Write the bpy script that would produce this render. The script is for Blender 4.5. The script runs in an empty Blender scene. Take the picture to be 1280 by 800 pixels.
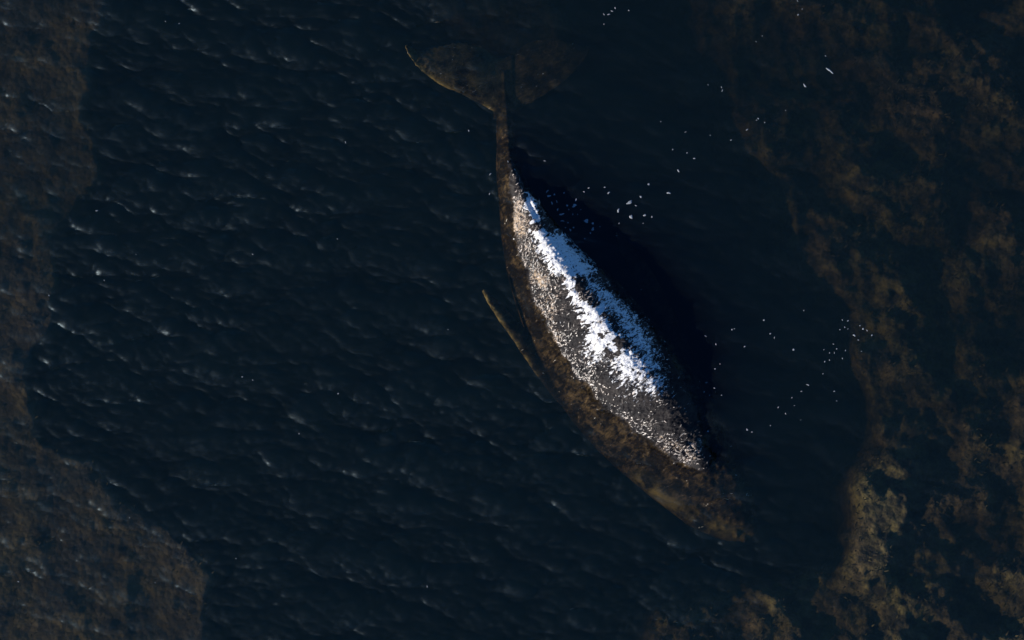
import bpy, bmesh, math, random
import numpy as np
from mathutils import Vector, Matrix
random.seed(7); rng = np.random.default_rng(7)
sc = bpy.context.scene
C = sc.collection

# ---------------------------------------------------------------- camera, sky, sun, exposure
CAM_D, CAM_T, LENS = 70.0, math.radians(7.0), 96.9
cam = bpy.data.objects.new('camera', bpy.data.cameras.new('camera'))
C.objects.link(cam); sc.camera = cam
cam.location = (0, -CAM_D*math.sin(CAM_T), CAM_D*math.cos(CAM_T))
cam.rotation_euler = (CAM_T, 0, 0)
cam.data.lens = LENS; cam.data.sensor_width = 36.0; cam.data.clip_end = 2000

SUN_EL = math.radians(16.5)
SUN_FROM = Vector((-0.86, -0.51, 0)).normalized()          # low sun, shining from the whale's left flank
sun_dir = Vector((SUN_FROM.x*math.cos(SUN_EL), SUN_FROM.y*math.cos(SUN_EL), math.sin(SUN_EL)))
world = bpy.data.worlds.new('World'); sc.world = world; world.use_nodes = True
nt = world.node_tree
sky = nt.nodes.new('ShaderNodeTexSky'); sky.sky_type = 'NISHITA'; sky.sun_disc = False
sky.sun_elevation = SUN_EL; sky.sun_rotation = math.atan2(SUN_FROM.x, SUN_FROM.y)
sky.ozone_density = 9.0; sky.dust_density = 0.0
nt.links.new(sky.outputs[0], nt.nodes['Background'].inputs[0])
nt.nodes['Background'].inputs[1].default_value = 0.075
sl = bpy.data.lights.new('sun', 'SUN'); sl.energy = 5.0; sl.angle = math.radians(0.5); sl.color = (1.0, 0.95, 0.88)
sun = bpy.data.objects.new('sun', sl); C.objects.link(sun)
sun.rotation_euler = sun_dir.to_track_quat('Z', 'Y').to_euler()
sc.view_settings.view_transform = 'Standard'; sc.view_settings.look = 'None'
sc.view_settings.gamma = 1.0; sc.view_settings.exposure = 0.8; sc.view_settings.use_curve_mapping = False
sc.cycles.max_bounces = 4; sc.cycles.diffuse_bounces = 2; sc.cycles.glossy_bounces = 2; sc.cycles.volume_bounces = 0; sc.cycles.transparent_max_bounces = 12
sc.cycles.use_denoising = True
sc.cycles.caustics_reflective = False

# ---------------------------------------------------------------- helpers
def P(px, py, z=0.0):
    """a point of the plan sketch (1280 x 800 units over a 26 m wide stretch of sea) at height z"""
    k = 36.0/LENS/1280.0
    d = Vector(((px-640)*k, -(py-400)*k, -1.0))
    d = Matrix.Rotation(CAM_T, 3, 'X') @ d
    o = Vector((0, -CAM_D*math.sin(CAM_T), CAM_D*math.cos(CAM_T)))
    return o + d*((z-o.z)/d.z)
M = 26.0/1280.0                                            # metres per sketch unit
def plan(x, y, z):
    """inverse of P for arrays"""
    c, s = math.cos(CAM_T), math.sin(CAM_T)
    oy, oz = -CAM_D*s, CAM_D*c
    dy, dz = y-oy, z-oz
    ry, rz = c*dy + s*dz, -s*dy + c*dz
    k = 36.0/LENS/1280.0
    return 640 + x/(-rz)/k, 400 - ry/(-rz)/k

def _hash(ix, iy, iz, seed):
    h = (ix.astype(np.int64)*374761393 + iy.astype(np.int64)*668265263 + iz.astype(np.int64)*2147483647 + seed*974711) & 0xffffffff
    h = ((h ^ (h >> 13))*1274126177) & 0xffffffff
    h = ((h ^ (h >> 16))*2246822519) & 0xffffffff
    return ((h ^ (h >> 15)) & 0xffff)/65535.0
def vnoise(x, y, z, seed=0):
    ix, iy, iz = np.floor(x), np.floor(y), np.floor(z)
    fx, fy, fz = x-ix, y-iy, z-iz
    fx, fy, fz = (f*f*f*(f*(f*6-15)+10) for f in (fx, fy, fz))
    r = 0
    for a in (0, 1):
        for b in (0, 1):
            for c in (0, 1):
                r = r + _hash(ix+a, iy+b, iz+c, seed)*(fx if a else 1-fx)*(fy if b else 1-fy)*(fz if c else 1-fz)
    return r
def fbm(x, y, z, oct=4, seed=0, gain=0.5):
    r, a, t = 0, 1.0, 0.0
    for o in range(oct):
        r = r + a*vnoise(x*2**o + 17.3*o, y*2**o - 9.1*o, z*2**o + 3.7*o, seed+o); t += a; a *= gain
    return r/t
def sstep(a, b, x):
    t = np.clip((x-a)/(b-a), 0, 1); return t*t*(3-2*t)

def mesh_from(name, co, faces):
    """faces: (n,4) array or list"""
    me = bpy.data.meshes.new(name)
    co = np.asarray(co, dtype=np.float32); f = np.asarray(faces, dtype=np.int32)
    me.vertices.add(len(co)); me.vertices.foreach_set('co', co.ravel())
    n, k = f.shape
    me.loops.add(n*k); me.loops.foreach_set('vertex_index', f.ravel())
    me.polygons.add(n); me.polygons.foreach_set('loop_start', np.arange(0, n*k, k, dtype=np.int32))
    me.update(calc_edges=True); me.validate()
    me.polygons.foreach_set('use_smooth', np.ones(len(me.polygons), dtype=bool))
    return me
def obj(name, me, mat=None, parent=None, **props):
    o = bpy.data.objects.new(name, me); C.objects.link(o)
    if mat: me.materials.append(mat)
    o.parent = parent
    for k, v in props.items(): o[k] = v
    return o
def attr(me, name, arr):
    a = me.attributes.new(name, 'FLOAT', 'POINT'); a.data.foreach_set('value', np.asarray(arr, dtype=np.float32))

class Nodes:
    def __init__(self, name):
        self.m = bpy.data.materials.new(name); self.m.use_nodes = True
        self.t = self.m.node_tree; self.t.nodes.clear()
        self.out = self.t.nodes.new('ShaderNodeOutputMaterial')
    def n(self, kind, ins=None, **kw):
        nd = self.t.nodes.new('ShaderNode'+kind)
        for k, v in kw.items(): setattr(nd, k, v)
        for k, v in (ins or {}).items():
            s = nd.inputs[k]
            if isinstance(v, bpy.types.NodeSocket): self.t.links.new(v, s)
            else: s.default_value = v
        return nd
    def math(self, op, a, b=0.0, c=None, clamp=False):
        ins = {0: a, 1: b}
        if c is not None: ins[2] = c
        return self.n('Math', ins, operation=op, use_clamp=clamp).outputs[0]
    def mix(self, f, a, b):
        nd = self.n('Mix', data_type='RGBA')
        for k, v in ((0, f), (6, a), (7, b)):
            if isinstance(v, bpy.types.NodeSocket): self.t.links.new(v, nd.inputs[k])
            else: nd.inputs[k].default_value = v if k == 0 else (*v, 1.0) if len(v) == 3 else v
        return nd.outputs[2]
    def step(self, x, a, b):
        return self.n('MapRange', {0: x, 1: a, 2: b, 3: 0.0, 4: 1.0}, interpolation_type='SMOOTHSTEP').outputs[0]
    def attr(self, name): return self.n('Attribute', attribute_name=name).outputs['Fac']

def axis(lo, hi, fine, reach, grow=1.16):
    """grid coordinates: fine between lo and hi, ever coarser out to reach"""
    a = list(np.arange(lo, hi+1e-6, fine)); s = fine
    right, left = [a[-1]], [a[0]]
    while right[-1] < reach: s *= grow; right.append(right[-1]+s); left.append(left[-1]-s)
    return np.array(left[:0:-1] + a + right[1:])
def grid_faces(nx, ny):
    i = np.arange(nx*ny).reshape(ny, nx)
    return np.stack([i[:-1, :-1], i[:-1, 1:], i[1:, 1:], i[1:, :-1]], -1).reshape(-1, 4)

def polymask(px, py, pts, soft):
    """signed distance to a polygon in plan units -> 1 inside, 0 outside with a soft rim"""
    pts = np.array(pts, float); d = np.full(px.shape, 1e9); ins = np.zeros(px.shape, bool)
    n = len(pts)
    for i in range(n):
        a, b = pts[i], pts[(i+1) % n]; e = b-a
        t = np.clip(((px-a[0])*e[0] + (py-a[1])*e[1])/(e@e), 0, 1)
        d = np.minimum(d, np.hypot(px-a[0]-t*e[0], py-a[1]-t*e[1]))
        c = ((a[1] > py) != (b[1] > py)) & (px < (b[0]-a[0])*(py-a[1])/((b[1]-a[1]) or 1e-9) + a[0])
        ins ^= c
    return sstep(-soft, soft, np.where(ins, d, -d))

# ---------------------------------------------------------------- seabed
SHELF_L = [(-400, -300), (150, -300), (146, 0), (124, 90), (122, 160), (136, 225), (104, 270), (76, 300), (82, 360), (60, 420),
           (36, 470), (48, 540), (118, 566), (150, 618), (222, 652), (282, 712), (272, 760), (268, 1100), (-400, 1100)]
SHELF_R = [(760, 1100), (800, 792), (868, 760), (900, 742), (980, 704), (1072, 690), (1068, 620), (1096, 540), (1060, 470), (1050, 400),
           (1010, 330), (980, 250), (900, 150), (880, 60), (860, -40), (840, -300), (1700, -300), (1700, 1100)]
FLUKE_B = [(520, -300), (500, -40), (540, 40), (640, 70), (700, 55), (730, 20), (730, -300)]
TONGUE = [(262, 705), (290, 676), (330, 680), (345, 705), (310, 730), (280, 750)]
def seabed_z(x, y):
    px, py = plan(x, y, np.full(x.shape, -1.0))
    wx = px + 40*(fbm(x*0.9, y*0.9, x*0, 5, 11, .6)-.5) ; wy = py + 40*(fbm(x*0.9, y*0.9, x*0+5, 5, 12, .6)-.5)
    left = polymask(wx, wy, SHELF_L, 13)
    tong = polymask(wx, wy, TONGUE, 14)*0.75
    wx2 = px + 90*(fbm(x*0.5, y*0.5, x*0, 4, 21)-.5); wy2 = py + 90*(fbm(x*0.5, y*0.5, x*0+5, 4, 22)-.5)
    right = polymask(wx2+22, wy2, SHELF_R, 40)
    fl = polymask(wx2, wy2, FLUKE_B, 40)
    big = fbm(x*0.33, y*0.33, x*0, 4, 31)
    mid = fbm(x*1.3, y*1.3, x*0, 4, 32)
    zl = -.42 - 0.45*big - 0.25*mid - 0.12*sstep(450, 100, py)
    lowright = np.clip(0.75*sstep(250, 760, py) + 0.25*sstep(950, 1150, px)*sstep(150, 500, py), 0, 1)
    zr = -1.04 + 0.70*lowright - 0.4*(big-.5) - 1.0*(fbm(x*1.1, y*1.1, x*0, 5, 34, .62)-.5) - 0.32*sstep(.42, .68, fbm(x*0.42+9, y*0.42, x*0, 3, 33))
    z = np.full(x.shape, -5.2) + 0.8*big
    z = z + (zl-z)*np.maximum(left, tong)
    z = z + (np.minimum(zr, -0.36)-z)*right
    z = z + (-1.45-z)*fl
    return np.minimum(z, -0.34)
gx, gy = axis(-15, 15, 0.07, 160), axis(-10.5, 10.5, 0.07, 160)
X, Y = np.meshgrid(gx, gy)
Z = seabed_z(X, Y)
fine = sstep(22, 15, np.hypot(X, Y*1.2))
Z += fine*(0.10*(fbm(X*5, Y*5, X*0, 3, 41)-.5) + 0.05*(fbm(X*14, Y*14, X*0, 2, 42)-.5))
nb = Nodes('weedy_seabed')
tc = nb.n('TexCoord').outputs['Object']
n1 = nb.n('TexNoise', {'Vector': tc, 'Scale': 0.55, 'Detail': 6, 'Roughness': 0.6}).outputs[0]
n2 = nb.n('TexNoise', {'Vector': tc, 'Scale': 2.6, 'Detail': 8, 'Roughness': 0.7}).outputs[0]
n3 = nb.n('TexVoronoi', {'Vector': tc, 'Scale': 7.0}).outputs['Distance']
col = nb.mix(nb.step(n1, .4, .62), (.155, .112, .062), (.21, .172, .066))
col = nb.mix(nb.step(n2, .38, .62), (.035, .030, .020), col)
col = nb.mix(nb.math('MULTIPLY', nb.step(n2, .58, .75), .8), col, (.30, .24, .13))
n4 = nb.n('TexNoise', {'Vector': tc, 'Scale': 1.1, 'Detail': 5, 'Roughness': .55, 'Distortion': .5}).outputs[0]
silt = nb.mix(nb.step(n4, .38, .60), (.085, .076, .070), nb.mix(nb.step(n1, .35, .65), (.15, .128, .112), (.21, .17, .10)))            # silty grey brown shelf to the west
col = nb.mix(nb.math('MULTIPLY', nb.attr('sand'), .82), col, silt)
bp = nb.n('Bump', {'Strength': .9, 'Distance': .1, 'Height': nb.math('ADD', n2, nb.math('MULTIPLY', n3, -.4))})
b = nb.n('BsdfPrincipled', {'Base Color': col, 'Roughness': .9, 'Normal': bp.outputs[0]})
nb.t.links.new(b.outputs[0], nb.out.inputs[0])
sbm = mesh_from('seabed', np.stack([X, Y, Z], -1).reshape(-1, 3), grid_faces(len(gx), len(gy)))
attr(sbm, 'sand', sstep(-2, -5, X).ravel())
obj('seabed', sbm, nb.m, kind='structure')

# short weed growing on the shelves (one mass)
def weed():
    n = 26000
    x = rng.uniform(-14.5, 14.5, n*3); y = rng.uniform(-9.5, 9.5, n*3); z = seabed_z(x, y)
    dens = sstep(-1.6, -.8, z)*(.3+.7*sstep(-6, -2, x))*sstep(.40, .60, fbm(x*.9, y*.9, x*0, 3, 51))
    k = np.where(rng.random(n*3) < dens)[0][:n]; x, y, z = x[k], y[k], z[k]-.03
    m = len(k); a = rng.uniform(0, 2*np.pi, m); L = rng.uniform(.06, .18, m); w = rng.uniform(.008, .02, m)
    ca, sa = np.cos(a), np.sin(a); up = rng.uniform(.25, .75, m)
    co = np.empty((m, 6, 3))
    for j, (t, ww) in enumerate(((0, .7), (.55, 1.0), (1.0, .35))):
        for q, sgn in enumerate((-1, 1)):
            co[:, j*2+q, 0] = x + ca*L*t*(1-.35*up) - sa*w*ww*sgn
            co[:, j*2+q, 1] = y + sa*L*t*(1-.35*up) + ca*w*ww*sgn
            co[:, j*2+q, 2] = np.minimum(z + L*up*(t - .35*t*t), -.24)
    base = (np.arange(m)*6)[:, None]
    f = np.concatenate([base+np.array([0, 1, 3, 2]), base+np.array([2, 3, 5, 4])])
    me = mesh_from('seaweed', co.reshape(-1, 3), f)
    attr(me, 'tone', np.repeat(rng.random(m), 6))
    return me
nw = Nodes('seaweed_frond')
col = nw.mix(nw.attr('tone'), (.055, .040, .018), (.16, .125, .045))
b = nw.n('BsdfPrincipled', {'Base Color': col, 'Roughness': .7})
nw.t.links.new(b.outputs[0], nw.out.inputs[0])
obj('seaweed', weed(), nw.m, kind='stuff', label='short brown and olive seaweed growing on the shallow shelves', category='seaweed')

# ---------------------------------------------------------------- the sea surface
NF, LF = 1024, 38.0
def spectrum():
    k1 = np.fft.fftfreq(NF, LF/NF)*2*np.pi
    kx, ky = np.meshgrid(k1, k1); k = np.hypot(kx, ky); k[0, 0] = 1
    wd = math.radians(90-3)                                # wind runs down the picture: crests lie across it
    wx, wy = math.cos(wd), -math.sin(wd)
    cosw = (kx*wx + ky*wy)/k
    kp = 2*np.pi/1.4
    S = k**-3.45*np.exp(-0.6*(kp/k)**2)*(0.04 + np.abs(cosw)**4)*np.exp(-(k/110.0)**2)
    r = rng.standard_normal((NF, NF)) + 1j*rng.standard_normal((NF, NF))
    H = r*np.sqrt(S); H[0, 0] = 0
    h = np.fft.ifft2(H).real
    slope = np.sqrt(np.mean(np.gradient(h, LF/NF)[0]**2 + np.gradient(h, LF/NF)[1]**2))
    s = 0.30/slope
    dx = np.fft.ifft2(-1j*kx/k*H).real; dy = np.fft.ifft2(-1j*ky/k*H).real
    return h*s, dx*s, dy*s
Hh, Hx, Hy = spectrum()
def samp(A, x, y):
    u = (x/LF*NF) % NF; v = (y/LF*NF) % NF
    i, j = np.floor(u).astype(int), np.floor(v).astype(int); fu, fv = u-i, v-j
    i1, j1 = (i+1) % NF, (j+1) % NF; i %= NF; j %= NF
    return (A[j, i]*(1-fu)+A[j, i1]*fu)*(1-fv) + (A[j1, i]*(1-fu)+A[j1, i1]*fu)*fv
def calm(x, y):
    """the lee to the right of the whale lies smoother than the windward side"""
    px, py = plan(x, y, np.zeros_like(x))
    edge = np.interp(py, [0, 120, 300, 450, 600, 800], [600, 640, 720, 830, 930, 960])
    a = 1 - 0.58*sstep(-60, 90, px-edge)
    return a*(.65 + .7*fbm(x*.35, y*.35, x*0, 3, 61))
CHOP = 1.35
wxs, wys = axis(-15, 15, 0.04, 160, 1.2), axis(-10, 10, 0.04, 160, 1.2)
X, Y = np.meshgrid(wxs, wys)
A = calm(X, Y)*sstep(34, 16, np.hypot(X, Y*1.2))
OUTL = [(622, 195), (632, 260), (645, 310), (668, 380), (692, 425), (716, 468), (764, 512), (850, 562), (884, 580), (884, 548), (862, 500), (838, 450), (812, 405), (775, 358), (730, 320), (690, 282), (662, 238), (640, 200)]
PX, PY = plan(X, Y, X*0)
dd = np.full(X.shape, 1e9)
for a, b in zip(OUTL, OUTL[1:]+OUTL[:1]):
    a, e = np.array(a, float), np.array(b, float)-np.array(a, float)
    t = np.clip(((PX-a[0])*e[0]+(PY-a[1])*e[1])/(e@e), 0, 1)
    dd = np.minimum(dd, np.hypot(PX-a[0]-t*e[0], PY-a[1]-t*e[1]))
lap = np.exp(-dd/22)*(.35+.65*sstep(820, 560, PX+.25*(PY-300)))*(.3+1.4*fbm(X*.8, Y*.8, X*0, 2, 63))
wz = A*samp(Hh, X, Y) + .014*lap*np.sin(dd/3.2 + 9*fbm(X*1.5, Y*1.5, X*0, 2, 62))
co = np.stack([X + CHOP*A*samp(Hx, X, Y), Y + CHOP*A*samp(Hy, X, Y), wz], -1).reshape(-1, 3)
nx, ny = len(wxs), len(wys); f = grid_faces(nx, ny)
idx = np.arange(nx*ny).reshape(ny, nx)
rim = np.concatenate([idx[0, :-1], idx[:-1, -1], idx[-1, :0:-1], idx[:0:-1, 0]])
low = co[rim].copy(); low[:, 2] = -9.0
b0 = len(co); nr = len(rim); r1 = np.roll(np.arange(nr), -1)
skirt = np.stack([rim, np.arange(nr)+b0, r1+b0, rim[r1]], -1)
co = np.concatenate([co, low])
# flat underside as one fan of quads between opposite rims
cen = len(co); co = np.concatenate([co, [[0, 0, -9.0]]])
half = np.arange(0, nr-1, 2)
under = np.stack([np.full(len(half), cen), (half+2) % nr+b0, half+1+b0, half+b0], -1)
wm = Nodes('sea_water')
tc = wm.n('TexCoord').outputs['Object']
mp = wm.n('Mapping', {'Vector': tc, 'Scale': (1.0, 2.0, 1.0), 'Rotation': (0, 0, math.radians(-10))}).outputs[0]
rip = wm.n('TexNoise', {'Vector': mp, 'Scale': 5.0, 'Detail': 5, 'Roughness': .6}).outputs[0]
bp = wm.n('Bump', {'Strength': .35, 'Distance': .03, 'Height': rip})
fac = wm.n('LayerWeight', {'Blend': .5, 'Normal': bp.outputs[0]}).outputs['Facing']
fr = wm.math('MULTIPLY_ADD', wm.math('POWER', fac, 5.0), .98, .02)          # air-to-water reflectance
tr = wm.n('BsdfTransparent', {'Color': (1, 1, 1, 1)})
gl = wm.n('BsdfGlossy', {'Color': (.72, .90, 1, 1), 'Roughness': .37, 'Normal': bp.outputs[0]})
mx = wm.n('MixShader', {0: fr, 1: tr.outputs[0], 2: gl.outputs[0]})
wm.t.links.new(mx.outputs[0], wm.out.inputs[0])
SIG = (0.66, 0.70, 0.84)
va = wm.n('VolumeAbsorption', {'Color': tuple(1-s for s in SIG)+(1,), 'Density': 1.0})
vs_ = wm.n('VolumeScatter', {'Color': (.15, .48, .76, 1), 'Density': .074, 'Anisotropy': .2})
wm.t.links.new(wm.n('AddShader', {0: va.outputs[0], 1: vs_.outputs[0]}).outputs[0], wm.out.inputs[1])
obj('water', mesh_from('water', co, np.concatenate([f, skirt, under])), wm.m, kind='structure')
def water_at(x, y):
    x = np.atleast_1d(np.float64(x)); y = np.atleast_1d(np.float64(y))
    return float((calm(x, y)*samp(Hh, x, y))[0])

# ---------------------------------------------------------------- the whale
# stations along the back: plan x, plan y, half beam (plan units), top z, widest z, bottom z
ST = np.array([
    (629, 84, 4, -.52, -.62, -.72), (629, 104, 6, -.44, -.62, -.80), (630, 128, 9.5, -.34, -.60, -.88), (632, 165, 11.5, -.20, -.58, -1.02),
    (635, 205, 15, .02, -.60, -1.28), (646, 245, 24, .22, -.66, -1.58), (663, 290, 38, .40, -.76, -1.9), (688, 340, 54, .53, -.88, -2.2),
    (718, 386, 68, .60, -.98, -2.5), (750, 434, 77, .61, -1.04, -2.7), (785, 480, 80, .54, -1.08, -2.75), (820, 523, 76, .37, -1.08, -2.7),
    (852, 562, 68, .10, -1.06, -2.5), (880, 596, 59, -.12, -1.02, -2.2), (905, 627, 47, -.31, -1.0, -1.9), (925, 650, 32, -.48, -1.04, -1.6),
    (938, 664, 16, -.76, -1.02, -1.3), (943, 670, 4, -.92, -1.0, -1.1)])
def catmull(A, n):
    m = len(A); out = []
    for t in np.linspace(0, m-1, n):
        i = min(int(t), m-2); u = t-i
        p0, p1, p2, p3 = A[max(i-1, 0)], A[i], A[i+1], A[min(i+2, m-1)]
        out.append(.5*(2*p1 + (p2-p0)*u + (2*p0-5*p1+4*p2-p3)*u*u + (3*p1-p0-3*p2+p3)*u**3))
    return np.array(out)
def loft(rings, closed_ends=True):
    """rings: (n, m, 3) -> verts, faces (quads and end fans as tris)"""
    n, m, _ = rings.shape; v = rings.reshape(-1, 3); fs = []
    for i in range(n-1):
        for j in range(m):
            k = (j+1) % m; fs.append((i*m+j, i*m+k, (i+1)*m+k, (i+1)*m+j))
    v = np.concatenate([v, [rings[0].mean(0)], [rings[-1].mean(0)]])
    for j in range(m):
        k = (j+1) % m; fs.append((n*m, k, j)); fs.append((n*m+1, (n-1)*m+j, (n-1)*m+k))
    return v, fs
def body_rings():
    S = catmull(ST, 120); cen = np.array([P(s[0], s[1], 0) for s in S]); tan = np.gradient(cen, axis=0)
    tan /= np.linalg.norm(tan, axis=1)[:, None]
    m = 64; th = np.linspace(0, 2*np.pi, m, endpoint=False)
    R = np.empty((len(S), m, 3))
    for i, s in enumerate(S):
        t = i/(len(S)-1); side = np.array([-tan[i][1], tan[i][0], 0])   # points to the whale's left
        w = max(s[2], 1.5)*M
        c, n = np.cos(th), np.sin(th)
        lat = np.sign(c)*np.abs(c)**0.92
        up = n > 0
        zc = s[4] + .38*np.clip(s[2]/70, 0, 1)
        ht = np.where(up, (s[3]-zc)*(1-np.abs(lat)**1.55)**.76, -(zc-s[5])*np.abs(n)**.8)
        ridge = .24                                                     # the back leans to its left
        latd = w*lat + np.where(up, ridge*w*(1-np.abs(lat)**1.6), 0)
        R[i] = cen[i] + side*latd[:, None]; R[i][:, 2] = zc + ht
    return R
def wing(le, te, zs, thick, m=18, drop=0.0):
    """a fin between a leading and a trailing edge given in plan units"""
    n = 40
    le, te = catmull(np.array(le, float), n), catmull(np.array(te, float), n)
    zz = np.interp(np.linspace(0, 1, n), np.linspace(0, 1, len(zs)), zs)
    tk = np.interp(np.linspace(0, 1, n), np.linspace(0, 1, len(thick)), thick)
    R = np.empty((n, m, 3))
    for i in range(n):
        a, b = np.array(P(*le[i], zz[i])), np.array(P(*te[i], zz[i]-drop*(1-.6*i/n)))
        for j in range(m):
            q = 2*np.pi*j/m; u = .5-.5*math.cos(q)
            prof = math.sin(q)*(1.25-.75*u)
            R[i, j] = a + (b-a)*u; R[i, j, 2] += tk[i]*prof
    return R
parts = [body_rings()]
# flukes: left lobe rides higher than the right one
parts.append(wing([(641, 150), (610, 136), (580, 120), (550, 106), (527, 90), (512, 72), (507, 58)],
                  [(641, 66), (625, 72), (600, 56), (572, 52), (545, 58), (524, 60), (509, 55)], [-.45, -.40, -.34, -.27, -.2], [.10, .07, .05, .035, .012], drop=.26))
parts.append(wing([(617, 150), (650, 136), (676, 122), (700, 106), (720, 88), (733, 72), (738, 60)],
                  [(617, 66), (634, 72), (660, 52), (688, 46), (712, 52), (728, 56), (737, 57)], [-.45, -.50, -.55, -.62, -.7], [.10, .07, .05, .035, .012], drop=.26))
# flippers, both trailing back along the flanks
parts.append(wing([(775, 548), (732, 532), (698, 504), (668, 466), (640, 424), (617, 389), (603, 363)],
                  [(812, 500), (768, 488), (722, 474), (690, 452), (658, 412), (629, 382), (606, 362)], [-1.0, -.78, -.55, -.42, -.32, -.20], [.20, .15, .11, .09, .06, .02], drop=.10))
parts.append(wing([(905, 500), (880, 470), (862, 430), (838, 380), (812, 335), (790, 305), (771, 289)],
                  [(840, 490), (830, 450), (822, 420), (806, 376), (786, 338), (772, 310), (768, 291)], [-1.4, -1.3, -1.1, -.85, -.6, -.35], [.20, .15, .11, .09, .06, .02]))
# the small hooked dorsal fin on its hump
def dorsal():
    a = np.array([(656, 236), (663, 250), (669, 262), (674, 274), (679, 286), (686, 302)], float); L = catmull(a, 24)
    hgt = np.interp(np.linspace(0, 1, 24), [0, .12, .3, .55, .8, 1], [.0, .13, .17, .12, .05, .0])
    bz = np.interp(np.linspace(0, 1, 24), [0, 1], [-.1, .28]); R = np.empty((24, 16, 3))
    for i in range(24):
        c = np.array(P(L[i][0], L[i][1], bz[i])); 
        for j in range(16):
            q = 2*np.pi*j/16
            R[i, j] = c + np.array([.17*math.cos(q)*(1-.6*max(0, math.sin(q))), .08*math.cos(q), (hgt[i]+.1)*math.sin(q)])
    return R
parts.append(dorsal())
vs, fs, off = [], [], 0
for R in parts:
    v, f = loft(R); vs.append(v); fs += [tuple(i+off for i in q) for q in f]; off += len(v)
me = bpy.data.meshes.new('humpback_whale'); me.from_pydata(np.concatenate(vs).tolist(), [], fs); me.update()
bm = bmesh.new(); bm.from_mesh(me); bmesh.ops.recalc_face_normals(bm, faces=bm.faces); bm.to_mesh(me); bm.free()
tmp = bpy.data.objects.new('tmp', me); C.objects.link(tmp)
md = tmp.modifiers.new('r', 'REMESH'); md.mode = 'VOXEL'; md.voxel_size = .021; md.adaptivity = 0
sm = tmp.modifiers.new('s', 'SMOOTH'); sm.iterations = 6; sm.factor = .5
dg = bpy.context.evaluated_depsgraph_get()
wme = bpy.data.meshes.new_from_object(tmp.evaluated_get(dg)); wme.name = 'whale'
bpy.data.objects.remove(tmp); bpy.data.meshes.remove(me)
nv = len(wme.vertices)
co = np.empty(nv*3, np.float32); wme.vertices.foreach_get('co', co); co = co.reshape(-1, 3).astype(float)
no = np.empty(nv*3, np.float32); wme.vertices.foreach_get('normal', no); no = no.reshape(-1, 3).astype(float)
px, py = plan(co[:, 0], co[:, 1], co[:, 2]); x, y, z = co.T
# along-body and across-body coordinates for the skin
ax = Vector(P(925, 650, 0)) - Vector(P(646, 245, 0)); ax.normalize()
sl_, st_ = x*ax.x + y*ax.y, -x*ax.y + y*ax.x
disp = .035*(fbm(x*2.2, y*2.2, z*2.2, 3, 71)-.5)                    # soft dents of a thin old animal
rough = sstep(-.5, .1, z)
low_ = sstep(.25, .0, z)*sstep(-.45, -.1, z)
disp += low_*.26*(fbm(x*1.7, y*1.7, z*1.2, 4, 75, .6)-.5)         # folds and hollows along the waterline
disp += rough*(.045*(fbm(sl_*9, st_*5, z*5, 3, 72)-.5) + .06*(fbm(sl_*20, st_*11, z*11, 2, 73)-.5))
# rows of knobs over the flat snout and along the jaw, a splash guard before the blowholes
for (kx, ky, r, hgt) in [(868, 572, 15, .10), (878, 583, 10, .06)]:
    disp += hgt*np.exp(-((px-kx)**2+(py-ky)**2)/r**2)*(no[:, 2] > .1)
for sgn in (-1, 1):
    ddx, ddy = px-(861+4*sgn), py-(563-3*sgn)
    along, acr = ddx*.62+ddy*.78, -ddx*.78+ddy*.62
    disp -= .07*np.exp(-(along/7)**2-(acr/1.8)**2)*(no[:, 2] > .1)
def seg_dist(pts):
    d = np.full(nv, 1e9)
    for a, b in zip(pts[:-1], pts[1:]):
        a, e = np.array(a, float), np.array(b, float)-np.array(a, float)
        t = np.clip(((px-a[0])*e[0]+(py-a[1])*e[1])/(e@e), 0, 1)
        d = np.minimum(d, np.hypot(px-a[0]-t*e[0], py-a[1]-t*e[1]))
    return d
for line in ([(772, 552), (812, 578), (852, 612), (890, 642), (925, 662)], [(925, 545), (930, 580), (938, 610), (942, 640)]):   # mouth line
    disp -= .17*np.clip(fbm(x*1.8, y*1.8, z, 3, 74)-.25, 0, 1)*np.exp(-(seg_dist(line)/7)**2)*(no[:, 2] > .05)
knob = random.Random(5)
for row, offs in enumerate((-36, -24, -1, 22, 34)):
    for i in range(9):
        t = i/8; bx, by = 880+58*t, 594+72*t; taper = 1-.72*t**1.6
        kx, ky = bx-.78*offs*taper+knob.uniform(-4, 4), by+.62*offs*taper+knob.uniform(-4, 4)
        disp += .045*np.exp(-((px-kx)**2+(py-ky)**2)/3.4**2)*(no[:, 2] > .1)
co2 = co + no*disp[:, None]
wme.vertices.foreach_set('co', co2.astype(np.float32).ravel()); wme.update()
# pale skin patches: chains of blots (plan x, y, radius), and dark islands left between them
def blots(lst, soft):
    m = np.zeros(nv)
    for (bx, by, r) in lst: m = np.maximum(m, 1 - np.hypot(px-bx, py-by)/(r*soft))
    return np.clip(m, 0, 1)
def chain(pts, n=6):
    out = []
    for a, b in zip(pts[:-1], pts[1:]):
        out += [tuple(np.array(a)+(np.array(b)-np.array(a))*t/n) for t in range(n)]
    return out + [pts[-1]]
solid = blots(chain([(661, 243, 4), (664, 258, 6), (669, 274, 6)]) + chain([(675, 292, 9), (688, 308, 15), (702, 325, 15), (713, 340, 12), (718, 358, 9), (723, 376, 7)])
              + chain([(698, 303, 10), (713, 319, 13), (727, 338, 13)])
              + [(733, 382, 11), (739, 396, 12), (749, 387, 8), (746, 411, 10), (741, 424, 9), (751, 431, 10), (766, 421, 9), (757, 406, 7), (766, 435, 8), (784, 446, 12), (796, 456, 13)], 2.0)
patchy = blots(chain([(742, 356, 9), (760, 376, 13), (780, 396, 15), (796, 420, 14), (812, 446, 12), (818, 458, 9)]) + [(800, 470, 24), (780, 462, 20), (815, 480, 16), (745, 440, 16), (790, 455, 20)], 2.0)
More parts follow.
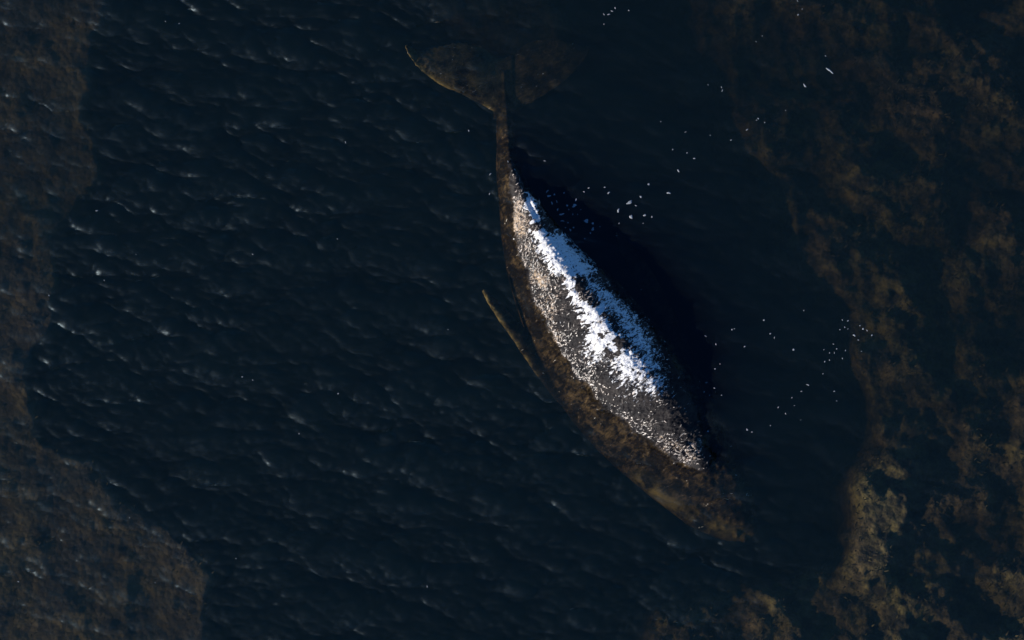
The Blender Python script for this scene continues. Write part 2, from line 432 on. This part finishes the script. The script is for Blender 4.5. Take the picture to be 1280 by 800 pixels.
hole = blots([(724, 354, 9), (731, 366, 9), (742, 376, 7), (671, 284, 5), (760, 445, 6), (775, 430, 5), (748, 372, 6), (762, 392, 6), (774, 408, 6), (786, 426, 5), (798, 442, 4)], 1.6)
solid_np = np.clip(solid - 1.1*hole, 0, 1); attr(wme, 'solid', solid_np); attr(wme, 'patchy', patchy)
crest = blots(chain([(764, 512, 12), (800, 536, 14), (840, 556, 10), (866, 568, 6)])+chain([(642, 262, 12), (656, 310, 15), (672, 350, 15), (686, 400, 14), (712, 460, 16), (745, 500, 14)])+[(697, 470, 5), (727, 494, 6)], 2.0)
attr(wme, 'crest', crest)
bare = blots(chain([(745, 325, 12), (790, 370, 14), (825, 420, 15), (845, 470, 16), (862, 520, 16)]) + [(770, 498, 24), (800, 506, 22), (706, 398, 15), (724, 436, 15), (835, 520, 20), (752, 474, 12)], 1.8)
attr(wme, 'bare', bare)
edge = np.exp(-(seg_dist([(603, 363), (617, 389), (640, 424), (668, 466)])/5)**2)
edge = np.maximum(edge, .9*np.exp(-(seg_dist([(507, 58), (512, 72), (527, 90), (550, 106), (580, 120), (612, 137)])/6)**2))
edge = np.maximum(edge, .8*np.exp(-(seg_dist([(800, 600), (840, 632), (880, 655), (935, 672)])/9)**2))  # sunlit side of the lower jaw painted in as a paler rim
edge = np.maximum(edge, sstep(185, 110, py)*(.12+.18*sstep(645, 620, px)))
attr(wme, 'edge', edge*(z < 0))
attr(wme, 'rough', rough*sstep(.45, .2, np.zeros(nv)))
wme.polygons.foreach_set('use_smooth', np.ones(len(wme.polygons), dtype=bool))

ws = Nodes('mottled_whale_skin')
tc = ws.n('TexCoord').outputs['Object']
ang = math.atan2(ax.y, ax.x)
mp = ws.n('Mapping', {'Vector': tc, 'Rotation': (0, 0, -ang), 'Scale': (1, 1, 1)}, vector_type='POINT').outputs[0]
st = ws.n('Mapping', {'Vector': mp, 'Scale': (1.7, .75, 1)}).outputs[0]           # streaks run across the body
big = ws.n('TexNoise', {'Vector': mp, 'Scale': 2.2, 'Detail': 5, 'Roughness': .6}).outputs[0]
rag = ws.n('TexNoise', {'Vector': st, 'Scale': 5.5, 'Detail': 5, 'Roughness': .62, 'Distortion': .9}).outputs[0]
fin = ws.n('TexNoise', {'Vector': st, 'Scale': 12.0, 'Detail': 4, 'Roughness': .7, 'Distortion': 1.2}).outputs[0]
solid_a, patchy_a, crest_a = ws.attr('solid'), ws.attr('patchy'), ws.attr('crest')
w1 = ws.step(ws.math('ADD', solid_a, ws.math('MULTIPLY_ADD', rag, 2.6, -1.3)), .47, .53)
w2 = ws.step(ws.math('ADD', ws.math('MULTIPLY', patchy_a, .68), ws.math('MULTIPLY_ADD', ws.math('MULTIPLY_ADD', fin, .5, ws.math('MULTIPLY', rag, .5)), 3.0, -1.5)), .44, .62)
w2 = ws.math('MULTIPLY', w2, ws.step(patchy_a, .02, .3))
white = ws.math('MULTIPLY', ws.math('MAXIMUM', w1, w2), ws.math('SUBTRACT', 1.0, ws.math('MULTIPLY', ws.step(fin, .36, .28), .85)))
zz = ws.n('SeparateXYZ', {0: tc}).outputs[2]
dry = ws.step(ws.math('ADD', zz, ws.math('MULTIPLY_ADD', rag, .16, -.08)), -.03, .05)
dark = ws.mix(ws.step(big, .35, .65), (.014, .013, .014), (.034, .029, .027))
fleckm = ws.math('ADD', fin, ws.math('MULTIPLY', ws.math('SUBTRACT', big, .5), .25))
mott = ws.n('TexNoise', {'Vector': mp, 'Scale': 1.1, 'Detail': 4, 'Roughness': .65}).outputs[0]
fleckm = ws.math('ADD', fleckm, ws.math('MULTIPLY', ws.math('SUBTRACT', mott, .60), .7))
fleckm = ws.math('ADD', fleckm, ws.math('MULTIPLY', crest_a, .10))
fleckm = ws.math('SUBTRACT', fleckm, ws.math('MULTIPLY', ws.attr('bare'), .16))
fleck = ws.math('MULTIPLY', ws.step(fleckm, .575, .64), dry)
pale = ws.mix(crest_a, (.40, .32, .27), (.38, .27, .17))
col = ws.mix(fleck, dark, pale)
film = ws.mix(ws.step(ws.math('ADD', ws.math('MULTIPLY', rag, .5), ws.math('MULTIPLY', big, .5)), (.46), .66), (.012, .009, .006), (.105, .070, .033))     # brown algal film below the waterline
film = ws.mix(ws.math('MULTIPLY', ws.attr('edge'), ws.step(big, .35, .6)), film, (.24, .18, .07))  # yellowish edge tone over the film, with the jaw's sunlight put into colour
col = ws.mix(dry, film, col)
col = ws.mix(white, col, ws.mix(ws.step(fin, .3, .6), (.62, .60, .58), (.82, .81, .80)))
hgt = ws.math('ADD', fin, ws.math('MULTIPLY', rag, .6))
bp = ws.n('Bump', {'Strength': .8, 'Distance': .045, 'Height': hgt})
b = ws.n('BsdfPrincipled', {'Base Color': col, 'Roughness': ws.mix(white, (.48, .48, .48), (.65, .65, .65)), 'Specular IOR Level': ws.math('MULTIPLY', dry, ws.math('MULTIPLY_ADD', fleck, .30, .10)), 'Normal': bp.outputs[0]})
ws.t.links.new(b.outputs[0], ws.out.inputs[0])
whale = obj('humpback_whale', wme, ws.m, label='long dark whale with white blotched back lying at the water surface', category='whale')

# curls of peeling skin and whale lice roughen the dry back (one mass)
def flakes():
    ok = (co2[:, 2] > .03) & (no[:, 2] > .3)
    dens = ok*np.clip(.25 + 1.2*crest + 1.0*sstep(.45, .7, fbm(x*1.1, y*1.1, z, 3, 81)), 0, 2)*(1-.75*np.clip(solid_np+patchy, 0, 1))*(1-.85*np.clip(bare*1.5, 0, 1))
    k = rng.choice(nv, 2000, replace=False, p=dens/dens.sum()); m = len(k)
    p, n = co2[k], no[k]
    a = math.atan2(ax.y, ax.x) + np.pi/2 + rng.normal(0, .55, m)
    d = np.stack([np.cos(a), np.sin(a), np.zeros(m)], -1); d -= n*(d*n).sum(1)[:, None]; d /= np.linalg.norm(d, axis=1)[:, None]
    e = np.cross(n, d); L = rng.gamma(3, .014, m)+.015; w = rng.uniform(.006, .017, m); tilt = rng.uniform(.1, .7, m)
    v = np.empty((m, 6, 3))
    for j, t in enumerate((0, .5, 1)):
        c = p + d*(L*(t-.4))[:, None] + n*(L*tilt*t*(1.3-.6*t) - .004)[:, None]
        for q, sg in enumerate((-1, 1)): v[:, j*2+q] = c + e*(w*sg*(1-.5*t))[:, None]
    base = (np.arange(m)*6)[:, None]
    me = mesh_from('peeling_skin', v.reshape(-1, 3), np.concatenate([base+np.array([0, 1, 3, 2]), base+np.array([2, 3, 5, 4])]))
    attr(me, 'tone', np.repeat(rng.beta(.9, 1.8, m), 6)); return me
fk = Nodes('peeling_skin')
col = fk.mix(fk.attr('tone'), (.03, .026, .024), (.50, .42, .36))
b = fk.n('BsdfPrincipled', {'Base Color': col, 'Roughness': .45})
fk.t.links.new(b.outputs[0], fk.out.inputs[0])
obj('peeling_skin', flakes(), fk.m, whale, kind='stuff')

# ---------------------------------------------------------------- foam flecks on the water
fm = Nodes('sea_foam')
b = fm.n('BsdfPrincipled', {'Base Color': (.24, .26, .28, 1), 'Roughness': .8})
fm.t.links.new(b.outputs[0], fm.out.inputs[0])
def fleck_mesh(seed, stretch=1.0):
    r = random.Random(seed); n = 12; v = []; ph = r.uniform(0, 6)
    for ring, (s, h) in enumerate(((1.0, -.25), (.92, .05), (.55, .22))):
        for i in range(n):
            a = 2*math.pi*i/n
            rad = s*(.72+.22*math.sin(2*a+ph)+.16*math.sin(3*a+2*ph)+.07*math.sin(5*a+ph*3))
            v.append((rad*stretch*math.cos(a), rad*math.sin(a), h))
    v.append((0, 0, .27)); v.append((0, 0, -.28)); f = []
    for k in range(2):
        for i in range(n): f.append((k*n+i, k*n+(i+1) % n, (k+1)*n+(i+1) % n, (k+1)*n+i))
    for i in range(n):
        f.append((2*n+i, 2*n+(i+1) % n, 3*n)); f.append(((i+1) % n, i, 3*n+1))
    m = bpy.data.meshes.new('foam_fleck'); m.from_pydata(v, [], f); m.materials.append(fm.m)
    for p in m.polygons: p.use_smooth = True
    return m
FM = [fleck_mesh(s, 1.0+.25*(s % 4)) for s in range(10)]
FL = [fleck_mesh(s, 2.6) for s in range(20, 23)]
rf = random.Random(3)
def fleck_at(px, py, r, label, group, meshes=FM, rz=None):
    p = P(px, py, 0); s = r*M*.75
    o = bpy.data.objects.new('foam_fleck', rf.choice(meshes)); C.objects.link(o)
    o.location = (p.x, p.y, water_at(p.x, p.y)+.1*s); o.scale = (s, s*rf.uniform(.7, 1), s*.6)
    o.rotation_euler = (0, 0, rf.uniform(0, 6.28) if rz is None else rz)
    o['label'] = label; o['category'] = 'foam fleck'; o['group'] = group
G1 = ('pale foam fleck floating in the drift beside the whale\'s tail stock', 'foam flecks beside the tail stock')
for q in [(684, 239, 2.0), (686, 245, 3.2), (690, 254, 2.6), (697, 262, 2.4), (702, 268, 2.8), (709, 257, 2), (718, 257, 3.6), (711, 262, 1.4), (716, 268, 1.5), (722, 268, 1.3),
          (733, 276, 4.0), (741, 279, 2.2), (741, 286, 2.8), (713, 287, 2.2), (717, 284, 1.6), (710, 278, 1.4), (738, 291, 1.6), (720, 250, 1.8), (705, 241, 1.6), (730, 240, 1.4),
          (736, 235, 1.8), (703, 276, 2.0), (726, 262, 1.2), (696, 252, 1.6), (693, 243, 1.7), (707, 284, 1.2), (750, 283, 1.2), (731, 298, 1.3)]: fleck_at(*q, *G1)
for q in [(756, 234, 1.8), (761, 241, 3.0), (773, 263, 4.0), (789, 271, 3.8), (806, 269, 2.8), (815, 271, 1.6), (801, 246, 2.2), (811, 230, 2.2), (836, 241, 3.8), (774, 279, 1.4), (795, 257, 1.3),
          (804, 279, 1.2)]: fleck_at(*q, 'pale foam fleck drifting alone some way off the whale\'s tail stock', 'foam flecks off the tail stock')
fleck_at(787, 253, 3.2, 'longest curved foam fleck drifting off the whale\'s tail stock', 'foam flecks off the tail stock', FL, .35)
G2 = ('tiny white foam speck in the open water between flukes and weedy shelf', 'foam specks off the flukes')
for q in [(848, 213, 2.6), (868, 198, 1.8), (859, 191, 1.3), (841, 187, 1.4), (857, 165, 1.2), (888, 169, 1.2), (934, 162, 1.6), (948, 148, 1.5), (946, 150, 1.1), (956, 153, 1.2), (914, 175, 1.4),
          (902, 109, 1.5), (903, 113, 1.4), (885, 106, 1.2), (826, 152, 1.1), (769, 10, 1.7), (765, 14, 1.4), (761, 18, 1.6), (755, 18, 1.3), (755, 30, 1.2), (786, 13, 1.3), (998, 18, 1.6), (1003, 11, 1.2),
          (945, 52, 1.1), (982, 138, 1.0), (1032, 70, 1.1), (681, 201, 1.3), (953, 45, 1.0), (997, 1, 1.0)]: fleck_at(*q, *G2)
fleck_at(1037, 88, 3.4, 'larger slanting white fleck floating alone above the weedy shelf', 'slanting white flecks', FL, -.75)
fleck_at(1006, 107, 2.2, 'smaller slanting grey white fleck floating beside a larger one', 'slanting white flecks', FL, -1.1)
G3 = ('tiny white foam speck in the dark water off the whale\'s head', 'foam specks off the head')
for q in [(1068, 419, 2.6), (1079, 411, 1.9), (1084, 413, 1.6), (1090, 419, 2.0), (1060, 401, 1.6), (1056, 409, 1.5), (1050, 412, 1.3), (1053, 400, 1.3), (1075, 407, 1.2), (1073, 425, 1.3), (1060, 411, 1.2),
          (1042, 430, 1.4), (1046, 436, 1.4), (1037, 441, 1.5), (1037, 450, 1.3), (1031, 452, 1.6), (1057, 438, 1.3), (1053, 448, 1.3), (1077, 439, 1.1), (1029, 467, 1.2), (1030, 437, 1.0), (1043, 441, 1.0),
          (992, 437, 2.0), (955, 400, 1.8), (963, 417, 1.7), (968, 422, 1.3), (931, 433, 1.7), (915, 412, 1.6), (918, 411, 1.1), (895, 430, 1.8), (882, 420, 1.4), (1005, 388, 1.2), (894, 461, 1.4), (893, 485, 1.4),
          (883, 478, 1.3), (880, 490, 1.3), (902, 494, 1.2), (887, 494, 1.0), (1010, 481, 1.6), (1002, 489, 1.5), (990, 497, 1.2), (973, 509, 1.6), (982, 517, 1.6), (993, 507, 1.0), (1043, 489, 1.3), (1046, 501, 1.2),
          (934, 537, 2.1), (940, 540, 1.3), (885, 539, 1.6), (900, 455, 1.0), (1001, 525, 1.0), (963, 532, 1.0)]: fleck_at(*q, *G3)
G4 = ('tiny white foam speck among the small waves off the whale\'s right flank', 'foam specks on the waves')
for q in [(303, 471, 1.3), (423, 492, 1.6), (316, 475, 1.1), (316, 318, 1.2), (121, 263, 1.6), (61, 369, 1.5), (224, 29, 1.3), (207, 27, 1.1), (422, 299, 1.2), (586, 163, 1.6), (613, 218, 1.5), (612, 242, 1.3),
          (374, 542, 1.1), (295, 698, 1.2), (23, 727, 1.3), (162, 647, 1.1), (432, 178, 1.2), (130, 350, 1.0), (534, 733, 1.1), (194, 728, 1.0), (560, 412, 1.1), (170, 318, 1.0), (635, 202, 1.6)]: fleck_at(*q, *G4)
